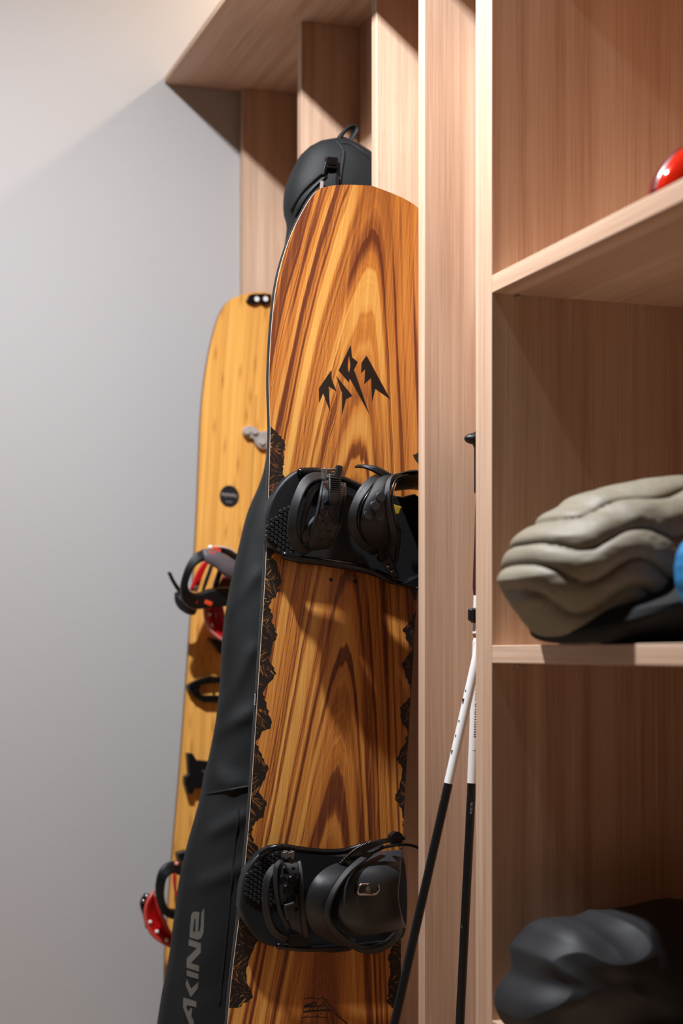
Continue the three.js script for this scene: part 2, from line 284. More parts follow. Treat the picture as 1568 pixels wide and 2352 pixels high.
function veneerMap() {
  const W = 768, H = 2048, t = texture(W, H, (x, y, c) => {
    const a = (x / W - 0.5) * 0.32, v = 0.235 + y / H * 1.395;
    const ax = a - 0.010 + 0.008 * (noise(v * 2.3, 7) - 0.5), p = Math.abs(ax), low = smooth(1.5, 0.5, v);
    const k = ax < 0 ? lerp(5.0, 7.2, low) : lerp(9.5, 9.0, low), w = ax < 0 ? 0.030 : 0.036;
    let q = v + k * (Math.sqrt(p * p + w * w) - w);                                     // nested arches that open downwards
    q += 0.07 * (fbm(ax * 16 + 5, v * 1.6, 2) - 0.42) * smooth(0.01, 0.07, p) + 0.012 * (noise(a * 120, v * 5) - 0.5) + 0.026 * (fbm(a * 150 + 7, v * 5, 3) - 0.45) * (1 - smooth(0, 0.05, p));
    const edge = smooth(0.022, 0.055, p), o = ax < 0 ? 0 : 40, tq = tone(q);
    const f = ax < 0 ? 1 : 0.62, st = fbm(q * 30 * f + o, v * 0.25, 2) - 0.42, ln = Math.abs(noise(q * 34 * f + o, v * 0.5) - 0.5), ln2 = Math.abs(noise(q * 21 * f + o + 9, v * 0.4) - 0.5), dk = smooth(0.70, 0.86, noise(q * 23 * f + o + 60, v * 0.8 + 2));
    const pale = smooth(0.58, 0.74, noise(q * 26 * f + o + 21, v * 0.35));
    let s = lerp(tq, Math.max(tq, -0.3) * 0.35 + 0.08 + st * 1.0 + pale * 0.8 - dk * 0.75 - smooth(0.06, 0.0, ln) * 0.7 - smooth(0.05, 0.01, ln2) * 0.8, edge);
    s += 0.42 * (noise(a * 1300, v * 9) - 0.5) + 0.34 * (noise(a * 420 + 9, v * 3.5) - 0.5) + 0.25 * (noise(q * 160, v * 4) - 0.5);
    const lo = clamp(-s), hi = clamp(s);
    c[0] = 203 + hi * 36 - lo * 98; c[1] = 126 + hi * 54 - lo * 76; c[2] = 54 + hi * 38 - lo * 28;
  });
  // printed graphics, drawn flat into the same sheet
  const cv = document.createElement('canvas'); cv.width = W; cv.height = H; const g = cv.getContext('2d');
  const X = (a) => (a / 1000 / 0.32 + 0.5) * W, Y = (v) => H - (v / 1000 - 0.235) / 1.395 * H;
  const poly = (pts, extra = []) => { g.beginPath(); for (const l of [pts, ...extra]) { l.forEach((p, i) => g[i ? 'lineTo' : 'moveTo'](X(p[0]), Y(p[1]))); g.closePath(); } g.fill('evenodd'); };
  const rough = (l, amp) => { const o = []; for (let i = 0; i < l.length - 1; i++) { const n = 5; for (let k = 0; k < n; k++) { const f = k / n; o.push([lerp(l[i][0], l[i + 1][0], f) + (k ? (rnd() - 0.5) * amp : 0), lerp(l[i][1], l[i + 1][1], f) + (k ? (rnd() - 0.5) * amp * 0.6 : 0)]); } } o.push(l[l.length - 1]); return o; };
  g.fillStyle = '#ffffff'; g.fillRect(0, 0, W, H); g.fillStyle = '#000000';
  const scratch = (x0, x1, v0, v1, n, inside) => {   // pale hatching inside the mountains
    g.lineCap = 'round'; g.strokeStyle = '#ffffff';
    for (let i = 0; i < n; i++) {
      const v = lerp(v0, v1, rnd()), a = lerp(x0, x1, rnd()); if (!inside(a, v)) continue;
      g.lineWidth = 0.5 + rnd() * rnd() * 1.8; g.beginPath(); const dir = inside.side * (0.2 + rnd() * 0.9), L = 6 + rnd() * 18, d = Math.sin(v * 0.09 + a * 0.02) * 1.1 + (rnd() - 0.5) * 0.5;
      let px = a, pv = v; g.moveTo(X(px), Y(pv));
      for (let k = 0; k < 4; k++) { px += dir * L / 5; pv += d * L / 6 + (rnd() - 0.5) * 1.2; if (!inside(px, pv)) break; g.lineTo(X(px), Y(pv)); }
      g.stroke();
    }
  };
  const mL = rough(G1.mountL, 5), mR = rough(G1.mountR, 5), r0 = rough(G1.mountR0, 3);
  poly([[-170, mL[0][1]], ...mL, [-170, mL[mL.length - 1][1]]]);
  poly([[170, mR[0][1]], ...mR, [170, mR[mR.length - 1][1]]]); poly([[170, 1212], ...r0, [170, 1178]]);
  const edgeAt = (l, v) => { for (let i = 0; i < l.length - 1; i++) if ((l[i][1] - v) * (l[i + 1][1] - v) <= 0) return lerp(l[i][0], l[i + 1][0], clamp((v - l[i][1]) / ((l[i + 1][1] - l[i][1]) || 1))); return NaN; };
  const inL = (a, v) => a < edgeAt(mL, v) - 1.5; inL.side = -1; const inR = (a, v) => a > edgeAt(mR, v) + 1.5; inR.side = 1;
  scratch(-150, -105, 284, 1215, 1150, inL); scratch(112, 150, 275, 980, 650, inR);
  g.fillStyle = '#000000'; for (const l of [G1.l1, G1.l2, G1.l4]) poly(l); poly(G1.l3, [G1.hole]);
  g.strokeStyle = '#000000'; g.lineCap = 'butt';
  G1.ship.forEach((l, i) => { g.lineWidth = i === 1 || i === 3 ? 4 : 2; g.beginPath(); l.forEach((p, k) => g[k ? 'lineTo' : 'moveTo'](X(p[0]), Y(p[1]))); g.stroke(); });
  for (let i = 0; i < 60; i++) { const a = -22 + rnd() * 42, v = 256 + rnd() * 40; g.lineWidth = 1.2; g.beginPath(); g.moveTo(X(a), Y(v)); g.lineTo(X(a + (rnd() - 0.3) * 10), Y(v + (rnd() - 0.5) * 6)); g.stroke(); }
  const ink = g.getImageData(0, 0, W, H).data, d = t.image.data;
  for (let y = 0; y < H; y++) for (let x = 0; x < W; x++) {
    const m = 1 - ink[((H - 1 - y) * W + x) * 4] / 255, o = (y * W + x) * 4;
    if (m > 0) { d[o] = lerp(d[o], 24, m); d[o + 1] = lerp(d[o + 1], 20, m); d[o + 2] = lerp(d[o + 2], 19, m); }
  }
  t.wrapS = t.wrapT = THREE.ClampToEdgeWrapping; return t;
}
M.veneer = phys({ map: veneerMap(), roughness: 0.38, clearcoat: 0.25, clearcoatRoughness: 0.35 });
M.sidewall = P(0x131316, 0.5); M.topEdge = P(0xc8b5a0, 0.5); M.base = P(0x1a1a1c, 0.5);
const deg = Math.PI / 180;
const snow = thing('snowboard', 'dark-striped wood-grain snowboard with black mountain graphics and black bindings, standing in the rack', 'snowboard', [0.9103, 0.0137, 0.1460]);
snow.rotation.set(0, Math.PI / 2 + 6 * deg, -3.945 * deg, 'YXZ');
{
  const sh = deckShape(prof1, 1.63, 0.016);
  add('top_sheet', sheet(sh, prof1, 0, true, -0.16, 0.235, 0.32, 1.395), M.veneer, snow);
  add('base', sheet(sh, prof1, -0.0135, false, 0, 0, 1, 1), M.base, snow);
  add('top_edge', rimBand(sh, 0, -0.0028), M.topEdge, snow);
  add('sidewall', rimBand(sh, -0.0028, -0.0115, 0.0006), M.sidewall, snow);
  add('metal_edge', rimBand(sh, -0.0115, -0.0135), M.steel, snow);
  [[-22,979],[22,980],[-22,376]].forEach((p) => add('insert_screw', disc(3.2, 1.2, [p[0], p[1], 0.3]), M.darkMetal, snow));
}

// ------------------------------------------------------------------ bindings: control points in millimetres (across, up, out of the board)
const K = {
  a_tray: [[-149,1048,18],[-149,1073,18],[-143,1096,18],[-131,1119,18],[-114,1138,18],[-92,1151,18],[-54,1152,18],[-10,1147,18],[38,1134,18],[87,1126,18],[126,1123,18],[136,986,18],[84,989,18],[39,1000,18],[-8,1005,18],[-86,1007,18],[-125,1014,18],[-144,1027,18]],
  a_rail: [[[-115,1009,22],[-90,1005,26],[-44,1004,28],[34,997,30],[77,985,33],[127,979,36]],[[-98,1145,24],[-70,1148,28],[-35,1142,30],[9,1130,30]]],
  a_toerim: [[[-43,1145,30],[-88,1141,45],[-112,1125,55],[-128,1086,62],[-130,1048,58],[-118,1024,45],[-87,1011,28]],[[-43,1133,35],[-78,1128,52],[-100,1115,62],[-115,1083,70],[-116,1052,66],[-103,1033,52],[-74,1021,32]]],
  a_toein: [[[-76,1130,48],[-96,1114,58],[-109,1082,64],[-110,1052,60],[-98,1033,48]],[[-67,1127,46],[-86,1109,56],[-98,1079,60],[-100,1056,56],[-89,1043,46]]],
  a_toelow: [[[-85,1077,66],[-97,1060,62],[-107,1043,56]],[[-87,1035,54],[-93,1030,50],[-99,1027,46]]],
  a_toepad: [[[-68,1139,40],[-83,1111,68],[-88,1086,72],[-92,1061,70],[-89,1035,50],[-85,1020,30]],[[-30,1131,45],[-41,1108,72],[-45,1086,76],[-47,1062,74],[-46,1042,55],[-47,1027,34]]],
  a_hex: [[-72,1076,80],[-74,1055,77],[-62,1066,80],[-80,1045,66],[-62,1042,64],[-61,1088,82],[-55,1053,74]],
  a_tongue: [[[-74,1140,78],[-76,1113,86],[-76,1097,88],[-72,1089,88]],[[-52,1141,78],[-56,1115,86],[-57,1099,88],[-61,1091,88]]],
  a_buckle: [[-65,1139,72],[-56,1149,74]],
  a_ankL: [[[47,1147,70],[3,1142,85],[-24,1122,95],[-39,1092,98],[-42,1071,95],[-29,1049,80],[-6,1035,60],[29,1023,40]],[[45,1138,75],[6,1132,95],[-15,1111,106],[-28,1089,108],[-29,1068,104],[-16,1054,88],[6,1043,68],[38,1032,46]]],
  a_ankM: [[[46,1140,72],[6,1132,93],[-15,1111,104],[-28,1089,106],[-29,1069,102],[-16,1054,86],[6,1043,66],[37,1032,44]],[[57,1148,86],[25,1136,102],[12,1114,110],[15,1093,110],[24,1074,104],[37,1059,90],[49,1047,68],[52,1034,48]]],
  a_ankR: [[[56,1149,88],[22,1137,104],[9,1113,112],[12,1093,112],[21,1073,106],[34,1058,92],[47,1047,70],[49,1035,50]],[[70,1154,90],[30,1140,108],[19,1118,116],[22,1094,116],[33,1074,110],[48,1056,96],[59,1037,74],[70,1011,48]]],
  a_ankhex: [[-8,1087,111],[0,1110,113],[-11,1067,104],[8,1067,107],[7,1050,90]],
  a_anchor: [[[26,1028,42],[52,1009,36],[74,989,30]],[[50,1037,50],[69,1015,44],[85,994,34]]],
  a_link: [[36,1034,56],[44,1019,50],[55,1006,46],[65,999,42]],
  a_ladder: [[[-19,1161,60],[-12,1159,85],[5,1156,95],[40,1144,95]],[[-18,1157,60],[-14,1154,85],[1,1147,95],[31,1133,95]]],
  a_high: [[[76,1134,15],[120,1140,15],[146,1118,15],[154,1068,15],[149,1016,15],[92,984,15]],[[55,1147,70],[94,1151,70],[128,1126,70],[135,1063,70],[129,1003,70],[83,976,70]],[[44,1152,105],[80,1156,105],[117,1129,105],[125,1059,105],[117,995,105],[83,971,100]]],
  a_label: [[[62,1109,40],[64,1093,40]],[[79,1106,40],[74,1093,40]]],
  b_tray: [[-152,446,18],[-151,477,18],[-145,504,18],[-131,526,18],[-111,541,18],[-85,545,18],[-15,536,18],[32,532,18],[95,536,18],[136,530,18],[148,415,18],[122,390,18],[42,385,18],[-66,383,18],[-97,385,18],[-120,397,18],[-139,418,18]],
  b_rail: [[[-123,531,22],[-112,541,32],[-97,545,36],[-62,541,35],[-22,538,32],[17,540,32],[52,552,40]],[[-84,386,24],[-39,382,26],[38,385,26],[117,392,26]]],
  b_toerim: [[[-83,526,40],[-113,519,50],[-130,502,56],[-133,475,58],[-126,440,52],[-109,411,42],[-76,390,30]],[[-78,517,45],[-105,510,56],[-120,496,62],[-123,472,64],[-116,444,58],[-100,419,48],[-71,403,34]]],
  b_padL: [[[-109,527,60],[-120,517,66],[-121,490,70],[-115,463,70],[-103,438,62],[-84,414,48]],[[-102,524,62],[-113,514,68],[-114,490,72],[-109,465,72],[-97,442,64],[-78,421,50]]],
  b_padM: [[[-102,522,58],[-112,513,64],[-113,490,68],[-108,464,68],[-96,441,60],[-78,419,46]],[[-73,521,58],[-75,507,66],[-75,484,70],[-70,456,68],[-60,427,56],[-48,404,40]]],
  b_padR: [[[-78,524,60],[-78,507,68],[-77,484,72],[-73,456,70],[-63,427,58],[-51,403,42]],[[-72,527,62],[-71,508,70],[-70,484,74],[-65,457,72],[-54,428,60],[-42,403,44]]],
  b_hex: [[-107,504,73],[-106,481,76],[-90,483,77],[-96,460,75],[-82,463,76]],
  b_tongue: [[[-108,523,76],[-105,515,80],[-99,506,82]],[[-83,524,76],[-83,516,80],[-82,507,82]]],
  b_tongue2: [[[-104,459,78],[-102,449,76],[-95,434,70]],[[-87,464,78],[-83,450,76],[-77,434,70]]],
  b_buckle: [[-90,534,50],[-57,397,32]],
  b_ankP: [[[16,525,66],[-29,520,84],[-61,503,96],[-73,477,98],[-70,449,90],[-50,422,70],[-16,402,48],[30,387,34]],[[17,520,76],[-22,515,94],[-53,497,106],[-64,474,108],[-61,450,100],[-42,426,80],[-9,409,58],[34,394,42]],[[36,521,80],[-8,511,100],[-33,491,112],[-43,469,114],[-40,448,106],[-21,426,86],[10,409,62],[42,398,45]]],
  b_loop: [[[52,562,80],[16,539,98],[-15,518,110],[-40,490,118],[-51,462,118],[-45,440,108],[-17,414,86],[21,392,62],[58,380,52],[92,386,52],[115,404,50],[125,418,42]],[[61,554,84],[24,533,102],[-9,513,116],[-33,487,124],[-44,461,124],[-38,443,114],[-11,421,92],[25,401,68],[53,391,60],[81,397,60],[101,412,58],[115,423,46]]],
  b_ladder: [[[-14,525,84],[-5,540,94],[10,554,102],[43,566,102],[93,572,95]],[[-4,517,86],[7,533,96],[22,547,104],[52,560,104],[95,566,95]]],
  b_knob: [[78,568,92]],
  b_cable: [[35,545,100],[50,554,106],[68,558,108],[97,559,106],[126,551,100]],
  b_high: [[[50,535,56],[80,543,60],[113,545,54]],[[4,516,98],[41,514,108],[87,515,96]],[[-17,481,100],[26,476,112],[85,478,98]],[[-19,446,92],[29,441,102],[97,446,92]],[[14,414,64],[52,412,74],[120,423,66]]],
  b_lever: [[22,489,118],[5,489,118],[39,492,118]],
  b_lower: [[-63,398,30],[-39,389,24],[-13,380,20],[14,377,20],[42,380,22]],
  r_gray: [[[-54,1031,104],[-84,1046,110],[-113,1054,113],[-138,1054,113]],[[-58,1015,112],[-88,1024,120],[-113,1038,122],[-137,1043,122]],[[-58,999,110],[-89,1007,118],[-110,1021,120],[-132,1031,120]]],
  r_ring: [[[-126,1056,110],[-148,1048,112],[-163,1029,112],[-172,1005,110],[-175,978,104],[-167,953,95],[-142,939,85],[-105,943,80],[-68,949,80],[-41,951,80]],[[-128,1033,118],[-140,1029,118],[-151,1018,117],[-158,1000,114],[-160,983,108],[-152,973,98],[-135,971,90],[-109,981,86],[-73,987,86],[-45,984,86]]],
  r_cap: [[[-111,1062,95],[-90,1063,98],[-72,1060,98],[-52,1045,98]],[[-111,1051,98],[-88,1051,100],[-71,1044,100],[-51,1033,100]]],
  r_caprim: [[-107,1063,100],[-87,1063,103],[-70,1058,103],[-56,1044,103]],
  r_red: [[[-117,1038,70],[-132,1012,70],[-145,976,70]],[[-106,1037,70],[-118,1009,70],[-128,973,70]]],
  r_slat: [[[-101,1035,66],[-111,1005,66],[-118,974,66]],[[-96,1031,66],[-103,1006,66],[-113,975,66]]],
  r_slat2: [[[-86,1022,66],[-93,998,66],[-97,976,66]],[[-76,1015,66],[-82,996,66],[-86,976,66]]],
  r_dark: [[[-67,1017,50],[-82,981,50]],[[-33,1011,50],[-32,982,50]]],
  r_dots: [[-134,981,84],[-118,1061,108]],
  r_tabs: [[-120,1047,122],[-107,1056,112],[-111,952,92],[-139,955,92]],
  r_cup: [[[-106,947,56],[-106,932,60],[-103,918,60],[-95,904,60],[-81,891,58],[-60,880,54]],[[-84,949,46],[-82,935,44],[-78,923,42],[-71,911,42],[-63,901,44],[-51,890,46]],[[-69,952,60],[-66,941,60],[-63,931,60],[-59,921,60],[-54,910,58],[-47,899,54]]],
  r_cupdots: [[-96,931,58],[-90,910,58]],
  r_ladder: [[[-189,1009,60],[-182,994,62],[-171,978,62],[-159,965,60]],[[-182,1010,60],[-175,996,62],[-164,982,62],[-154,972,60]]],
  r_buckle: [[[-162,970,40],[-162,954,50],[-155,943,50],[-138,935,46],[-122,933,40]],[[-154,970,50],[-153,958,64],[-145,950,64],[-135,945,60],[-122,943,50]]],
  r_hinge: [[-78,886,12],[-60,885,12],[-42,880,12],[-41,855,12],[-50,855,12],[-65,872,12]],
  r_arm: [[-120,787,14],[-107,796,14],[-70,809,14],[-35,806,14],[-35,796,14],[-67,794,14],[-90,789,14],[-94,779,14],[-89,769,14],[-35,771,14],[-35,756,14],[-81,754,14],[-100,764,14],[-113,775,14]],
  r_armscrew: [[-104,775,16],[-69,800,16],[-114,786,16]],
  r_puck: [[-112,651,16],[-101,651,16],[-92,638,16],[-64,636,16],[-64,599,16],[-78,580,16],[-93,579,16],[-96,568,16],[-107,569,16],[-114,589,16],[-115,603,16],[-107,609,16]],
  r_puckscrew: [[-77,615,18]],
  r2_ring: [[[-138,442,90],[-167,440,95],[-185,425,98],[-191,398,98],[-186,368,92],[-172,341,85],[-152,329,80],[-129,326,80]],[[-139,413,98],[-156,418,100],[-169,411,104],[-173,395,104],[-171,373,98],[-162,354,90],[-150,348,85],[-131,349,85]]],
  r2_cup: [[[-181,376,56],[-193,359,60],[-197,338,60],[-193,316,60],[-180,294,60],[-160,279,58],[-133,266,54]],[[-176,366,48],[-176,348,44],[-174,332,42],[-168,319,42],[-158,302,44],[-146,290,46],[-128,276,46]],[[-177,369,60],[-169,350,60],[-161,335,60],[-154,322,60],[-146,307,58],[-139,297,58],[-127,284,54]]],
  r2_cupdots: [[-186,318,60],[-171,299,60],[-150,282,58]],
  r2_strap: [[[-196,373,44],[-204,359,46],[-204,347,46],[-197,328,46],[-190,304,44]],[[-183,371,44],[-192,354,46],[-193,342,46],[-188,323,46],[-183,303,44]]],
  r2_rivet: [[-199,358,50],[-192,367,50]],
  r2_red: [[[-132,409,20],[-130,388,20],[-124,362,20]],[[-125,409,20],[-124,388,20],[-120,362,20]]],
  r2_screw: [[-152,438,104],[-111,444,20]],
  s_sticker: [[-47,1178,0],[-26,1180,0],[-48,1201,0]],
  s_clip: [[[-36,1585,6],[-29,1592,6],[9,1598,6],[14,1594,6],[13,1579,6],[-1,1573,6],[-9,1577,6],[-20,1572,6],[-33,1573,6],[-39,1576,6]],[[-18,1583,8],[1,1586,8]]],
  s_hook: [[-26,1320,10],[-12,1325,10],[2,1321,10],[10,1315,10],[31,1319,10],[33,1287,10],[14,1281,10],[2,1289,10],[-4,1299,10],[-20,1302,10],[-27,1309,10]],
  s_hookscrew: [[-21,1313,13],[-4,1315,13],[14,1295,13]],
};
function bindingUpper(root) {
  const b = sub('binding', root);
  add('footbed', plate(K.a_tray, 0, { bevel: 5 }), M.rubber, b);
  const bumps = []; for (let i = 0; i < 7; i++) for (let j = 0; j < 13; j++) { const p = [-146 + i * 6.9, 1014 + j * 7.6 + (i & 1) * 3.8, 18.6]; if (p[1] < 1058 + i * 7 && p[1] > 1033 - i * 5.5 && p[1] > 1012 && p[0] < -103) bumps.push(p); }
  const hx = add('toe_pad_relief', hexes(bumps, 4.3, 4), M.softBlack, b); hx.userData.kind = 'stuff';
  for (const r of K.a_rail) add('base_rail', tube(r, 7), M.blackGloss, b);
  const toe = add('toe_strap', mergeGeometries([patch(K.a_toerim, 7), patch(K.a_toein, 5), patch(K.a_toelow, 5)]), M.softBlack, b);
  add('toe_strap_pad', mergeGeometries([patch(K.a_toepad, 6), tube(K.a_toepad[0].map((p) => [p[0] + 1, p[1], p[2] + 5]), 2.6), tube(K.a_toepad[1].map((p) => [p[0] - 1, p[1], p[2] + 5]), 2.2)]), M.softBlack, b);
  for (const g of honeycomb(K.a_toepad[0], K.a_toepad[1], 8, 3.5, 6, 0.36, 0.86)) add('strap_tile', g, M.blackGloss, b);
  const tg = [patch(K.a_tongue, 4, { round: 3 })]; for (let i = 0; i < 11; i++) tg.push(box(20, 1.7, 2, [-64.5, 1136 - i * 3.5, 85 + Math.min(5, i)], 0.5));
  add('toe_ladder', mergeGeometries(tg), M.black, b);
  const [p, q] = K.a_buckle;
  add('toe_buckle', mergeGeometries([box(6, 20, 14, [p[0] - 13, p[1], p[2]], 2, 0.2), box(6, 18, 14, [p[0] + 13, p[1] + 2, p[2]], 2, -0.2), box(26, 3.5, 5, [p[0], p[1] - 8, p[2] + 7], 1, -0.3), box(25, 4, 5, [p[0], p[1] + 9, p[2] + 2], 1.5, 0.15)]), M.steel, b);
  add('buckle_lever', box(11, 20, 7, [q[0] - 2, q[1] - 4, q[2] + 6], 2, -0.2), M.black, b);
  add('ankle_strap_rim', mergeGeometries([patch(K.a_ankL, 8), patch(K.a_ankR, 8)]), M.softBlack, b);
  add('ankle_strap_pad', patch(K.a_ankM, 8, { lift: (u, v) => 0.004 * Math.sin(v * Math.PI) }), M.rubber, b);
  for (const g of honeycomb(K.a_ankM[0], K.a_ankM[1], 9.5, 3.5, 12.5, 0.12, 0.88)) add('strap_tile', g, M.softBlack, b);
  add('toe_rivet', ball(3, [K.a_toerim[1][5][0] + 6, K.a_toerim[1][5][1] - 6, 52]), M.blackGloss, b); add('toe_rivet', ball(2.6, [K.a_toerim[1][1][0] + 14, K.a_toerim[1][1][1] - 6, 62]), M.steel, b);
  const seam = (rows, f) => rows[0].map((c, i) => [lerp(c[0], rows[1][i][0], f), lerp(c[1], rows[1][i][1], f), lerp(c[2], rows[1][i][2], f) + 7.5]);
  add('strap_piping', mergeGeometries([tube(seam(K.a_ankL, 0.1), 2.2), tube(seam(K.a_ankL, 0.8), 1.6), tube(seam(K.a_ankR, 0.15), 1.6), tube(seam(K.a_ankR, 0.9), 2)]), M.blackGloss, b);
  add('strap_anchor', patch(K.a_anchor, 8), M.softBlack, b);
  const [l0, l1, l2, l3] = K.a_link;
  add('anchor_link', mergeGeometries([disc(7, 6, l0), box(13, 22, 6, [(l0[0] + l1[0]) / 2, (l0[1] + l1[1]) / 2, l0[2] - 2], 2, 0.3), disc(8, 7, l1)]), M.black, b);
  for (const s of [l1, l2, l3]) add('rivet', ball(2.6, [s[0], s[1], s[2] + 4]), M.chrome, b);
  const teeth = []; const la = curve(K.a_ladder[0], 34); for (let i = 3; i < 31; i++) teeth.push(box(2, 3, 5, [la[i][0], la[i][1], la[i][2] + 1], 0.5, -0.4));
  add('ankle_ladder', mergeGeometries([patch(K.a_ladder, 4), ...teeth]), M.black, b);
  add('highback', patch(K.a_high, 5), M.black, b);
  add('care_label', patch(K.a_label, 1), M.yellow, b);
  return b;
}
function bindingLower(root) {
  const b = sub('binding', root);
  add('footbed', plate(K.b_tray, 0, { bevel: 5 }), M.rubber, b);
  const bumps = []; for (let i = 0; i < 8; i++) for (let j = 0; j < 13; j++) { const p = [-143 + i * 6.9, 452 + j * 7.6 + (i & 1) * 3.8, 18.6]; if (p[1] < 498 + i * 9 && p[1] < 534 && p[1] > 466 - i * 3.5 && p[0] < -90) bumps.push(p); }
  const hx = add('toe_pad_relief', hexes(bumps, 4.3, 3.6), M.softBlack, b); hx.userData.kind = 'stuff';
  for (const r of K.b_rail) add('base_rail', tube(r, 5.5), M.blackGloss, b);
  add('toe_strap', patch(K.b_toerim, 7), M.softBlack, b);
  add('toe_strap_pad', mergeGeometries([patch(K.b_padL, 6), patch(K.b_padM, 4), patch(K.b_padR, 6)]), M.softBlack, b);
  for (const g of honeycomb(K.b_padM[0], K.b_padM[1], 9, 3, 4, 0.2, 0.7)) add('strap_tile', g, M.blackGloss, b);
  add('toe_ladder', patch(K.b_tongue, 4, { round: 8 }), M.softBlack, b);
  const t0 = K.b_tongue[0], t1 = K.b_tongue[1];
  for (let i = 0; i < 3; i++) add('ladder_hole', disc(3, 1.2, [(t0[i][0] + t1[i][0]) / 2, (t0[i][1] + t1[i][1]) / 2 + (i - 1) * -1, t0[i][2] + 4]), M.blackGloss, b);
  add('ladder_tip', patch(K.b_tongue2, 4), M.softBlack, b);
  const [k0, k1] = K.b_buckle;
  add('toe_buckle', mergeGeometries([box(20, 10, 10, k0, 2), box(4, 14, 12, [k0[0] - 5, k0[1], k0[2] + 2], 1.5), box(4, 14, 12, [k0[0] + 6, k0[1], k0[2] + 2], 1.5)]), M.steel, b);
  add('base_bracket', mergeGeometries([box(34, 20, 12, k1, 2), box(36, 3, 14, [k1[0], k1[1] + 9, k1[2]], 1)]), M.black, b);
  add('ankle_strap', patch(K.b_ankP, 6), M.softBlack, b);
  const piping = (l, r, dz) => tube(l.map((c) => [c[0], c[1], c[2] + dz]), r);
  add('strap_piping', mergeGeometries([piping(K.b_ankP[0], 2.4, 3), piping(K.b_ankP[1], 1.5, 5)]), M.blackGloss, b);
  add('strap_loop', mergeGeometries([patch(K.b_loop, 7, { n: 60 }), piping(K.b_loop[0], 2, 3)]), M.softBlack, b);
  const teeth = []; const la = curve(K.b_ladder[0], 20); for (let i = 1; i < 13; i++) teeth.push(box(7, 5, 6, [la[i][0], la[i][1], la[i][2] + 2], 0.6, 0.7));
  add('ankle_ladder', mergeGeometries([patch(K.b_ladder, 5), ...teeth]), M.blackGloss, b);
  add('ladder_knob', disc(11, 12, K.b_knob[0]), M.black, b);
  add('highback_cable', tube(K.b_cable, 2.6), M.blackGloss, b);
  add('highback', patch(K.b_high, 7, { n: 40, m: 30 }), M.shell, b);
  const [c0, c1, c2] = K.b_lever, ring = []; for (let i = 0; i < 24; i++) { const a = i / 24 * Math.PI * 2; ring.push([c0[0] + Math.sign(Math.cos(a)) * 10 + Math.cos(a) * 8.5, c0[1] + Math.sin(a) * 8.5 + Math.cos(a) * 2, c0[2]]); }
  add('lean_adjuster', mergeGeometries([tube(ring, 2, 60, 8, true), tube([[c0[0] + 14, c0[1] - 6, c0[2]], [c0[0] + 17, c0[1], c0[2] + 3], [c0[0] + 15, c0[1] + 8, c0[2]]], 2)]), M.chrome, b);
  add('adjuster_screw', mergeGeometries([disc(5.5, 4, c0, 20), box(7, 1.4, 2, [c0[0], c0[1], c0[2] + 2], 0.4), box(1.4, 7, 2, [c0[0], c0[1], c0[2] + 2], 0.4)]), M.steel, b);
  add('adjuster_plate', box(44, 18, 5, [c0[0], c0[1], c0[2] - 4], 2), M.blackGloss, b);
  add('release_strap', tube(K.b_lower, 3), M.black, b);
  return b;
}
bindingUpper(snow); bindingLower(snow);
{
  const cv = document.createElement('canvas'); cv.width = 256; cv.height = 64; const g = cv.getContext('2d');
  g.fillStyle = '#131316'; g.fillRect(0, 0, 256, 64); g.fillStyle = '#d8d6d2'; g.font = 'bold 54px sans-serif'; g.textAlign = 'center'; g.textBaseline = 'middle'; g.fillText('JONeS', 128, 34);
  const t = new THREE.CanvasTexture(cv); t.colorSpace = THREE.SRGBColorSpace;
  const d = new THREE.PlaneGeometry(0.030, 0.0078).rotateZ(-Math.PI / 2).rotateY(-Math.PI / 2).translate(-0.1395, 0.776, -0.0072);
  add('sidewall_lettering', d, std({ map: t, roughness: 0.5 }), snow);
}

// ------------------------------------------------------------------ bamboo splitboard with red bindings
const prof2 = [[0, 0], [0.004, 0.03], [0.012, 0.055], [0.03, 0.082], [0.07, 0.108], [0.15, 0.126], [0.298, 0.131], [0.632, 0.1206], [0.94, 0.1146], [1.118, 0.1132], [1.33, 0.1156], [1.41, 0.1126], [1.493, 0.103], [1.548, 0.09], [1.575, 0.073], [1.588, 0.05], [1.595, 0.03], [1.599, 0.012], [1.6, 0]];
const bambooMap = texture(512, 2048, (x, y, c) => {
  const a = (x / 512 - 0.5) * 0.28, v = y / 2048 * 1.6, strip = Math.floor((a + 0.14) / 0.0062), ph = hash(strip, 3);
  let s = (ph - 0.5) * 0.5 + 0.5 * (noise(a * 700, v * 8) - 0.5) + 0.3 * (fbm(a * 40, v * 3, 3) - 0.47);
  const node = (v * 4.2 + ph * 7) % 1, d = Math.exp(-Math.pow((node - 0.5) / 0.06, 2)) * (hash(strip, Math.floor(v * 4.2 + ph * 7)) > 0.45 ? 1 : 0);
  s -= 0.75 * d * (0.5 + noise(a * 900, v * 60));
  const k = 1 + 0.16 * s; c[0] = 236 * k; c[1] = 171 * Math.pow(k, 1.5); c[2] = 84 * Math.pow(k, 2);
});
M.bamboo = phys({ map: bambooMap, roughness: 0.42, clearcoat: 0.2, clearcoatRoughness: 0.4 });
const split = thing('splitboard', 'plain golden bamboo splitboard with red bindings leaning at the white wall end of the rack', 'snowboard', [0.1759, 0.0142, 0.0891]);
split.rotation.set(0, Math.PI / 2 + 4 * deg, -3.152 * deg, 'YXZ');
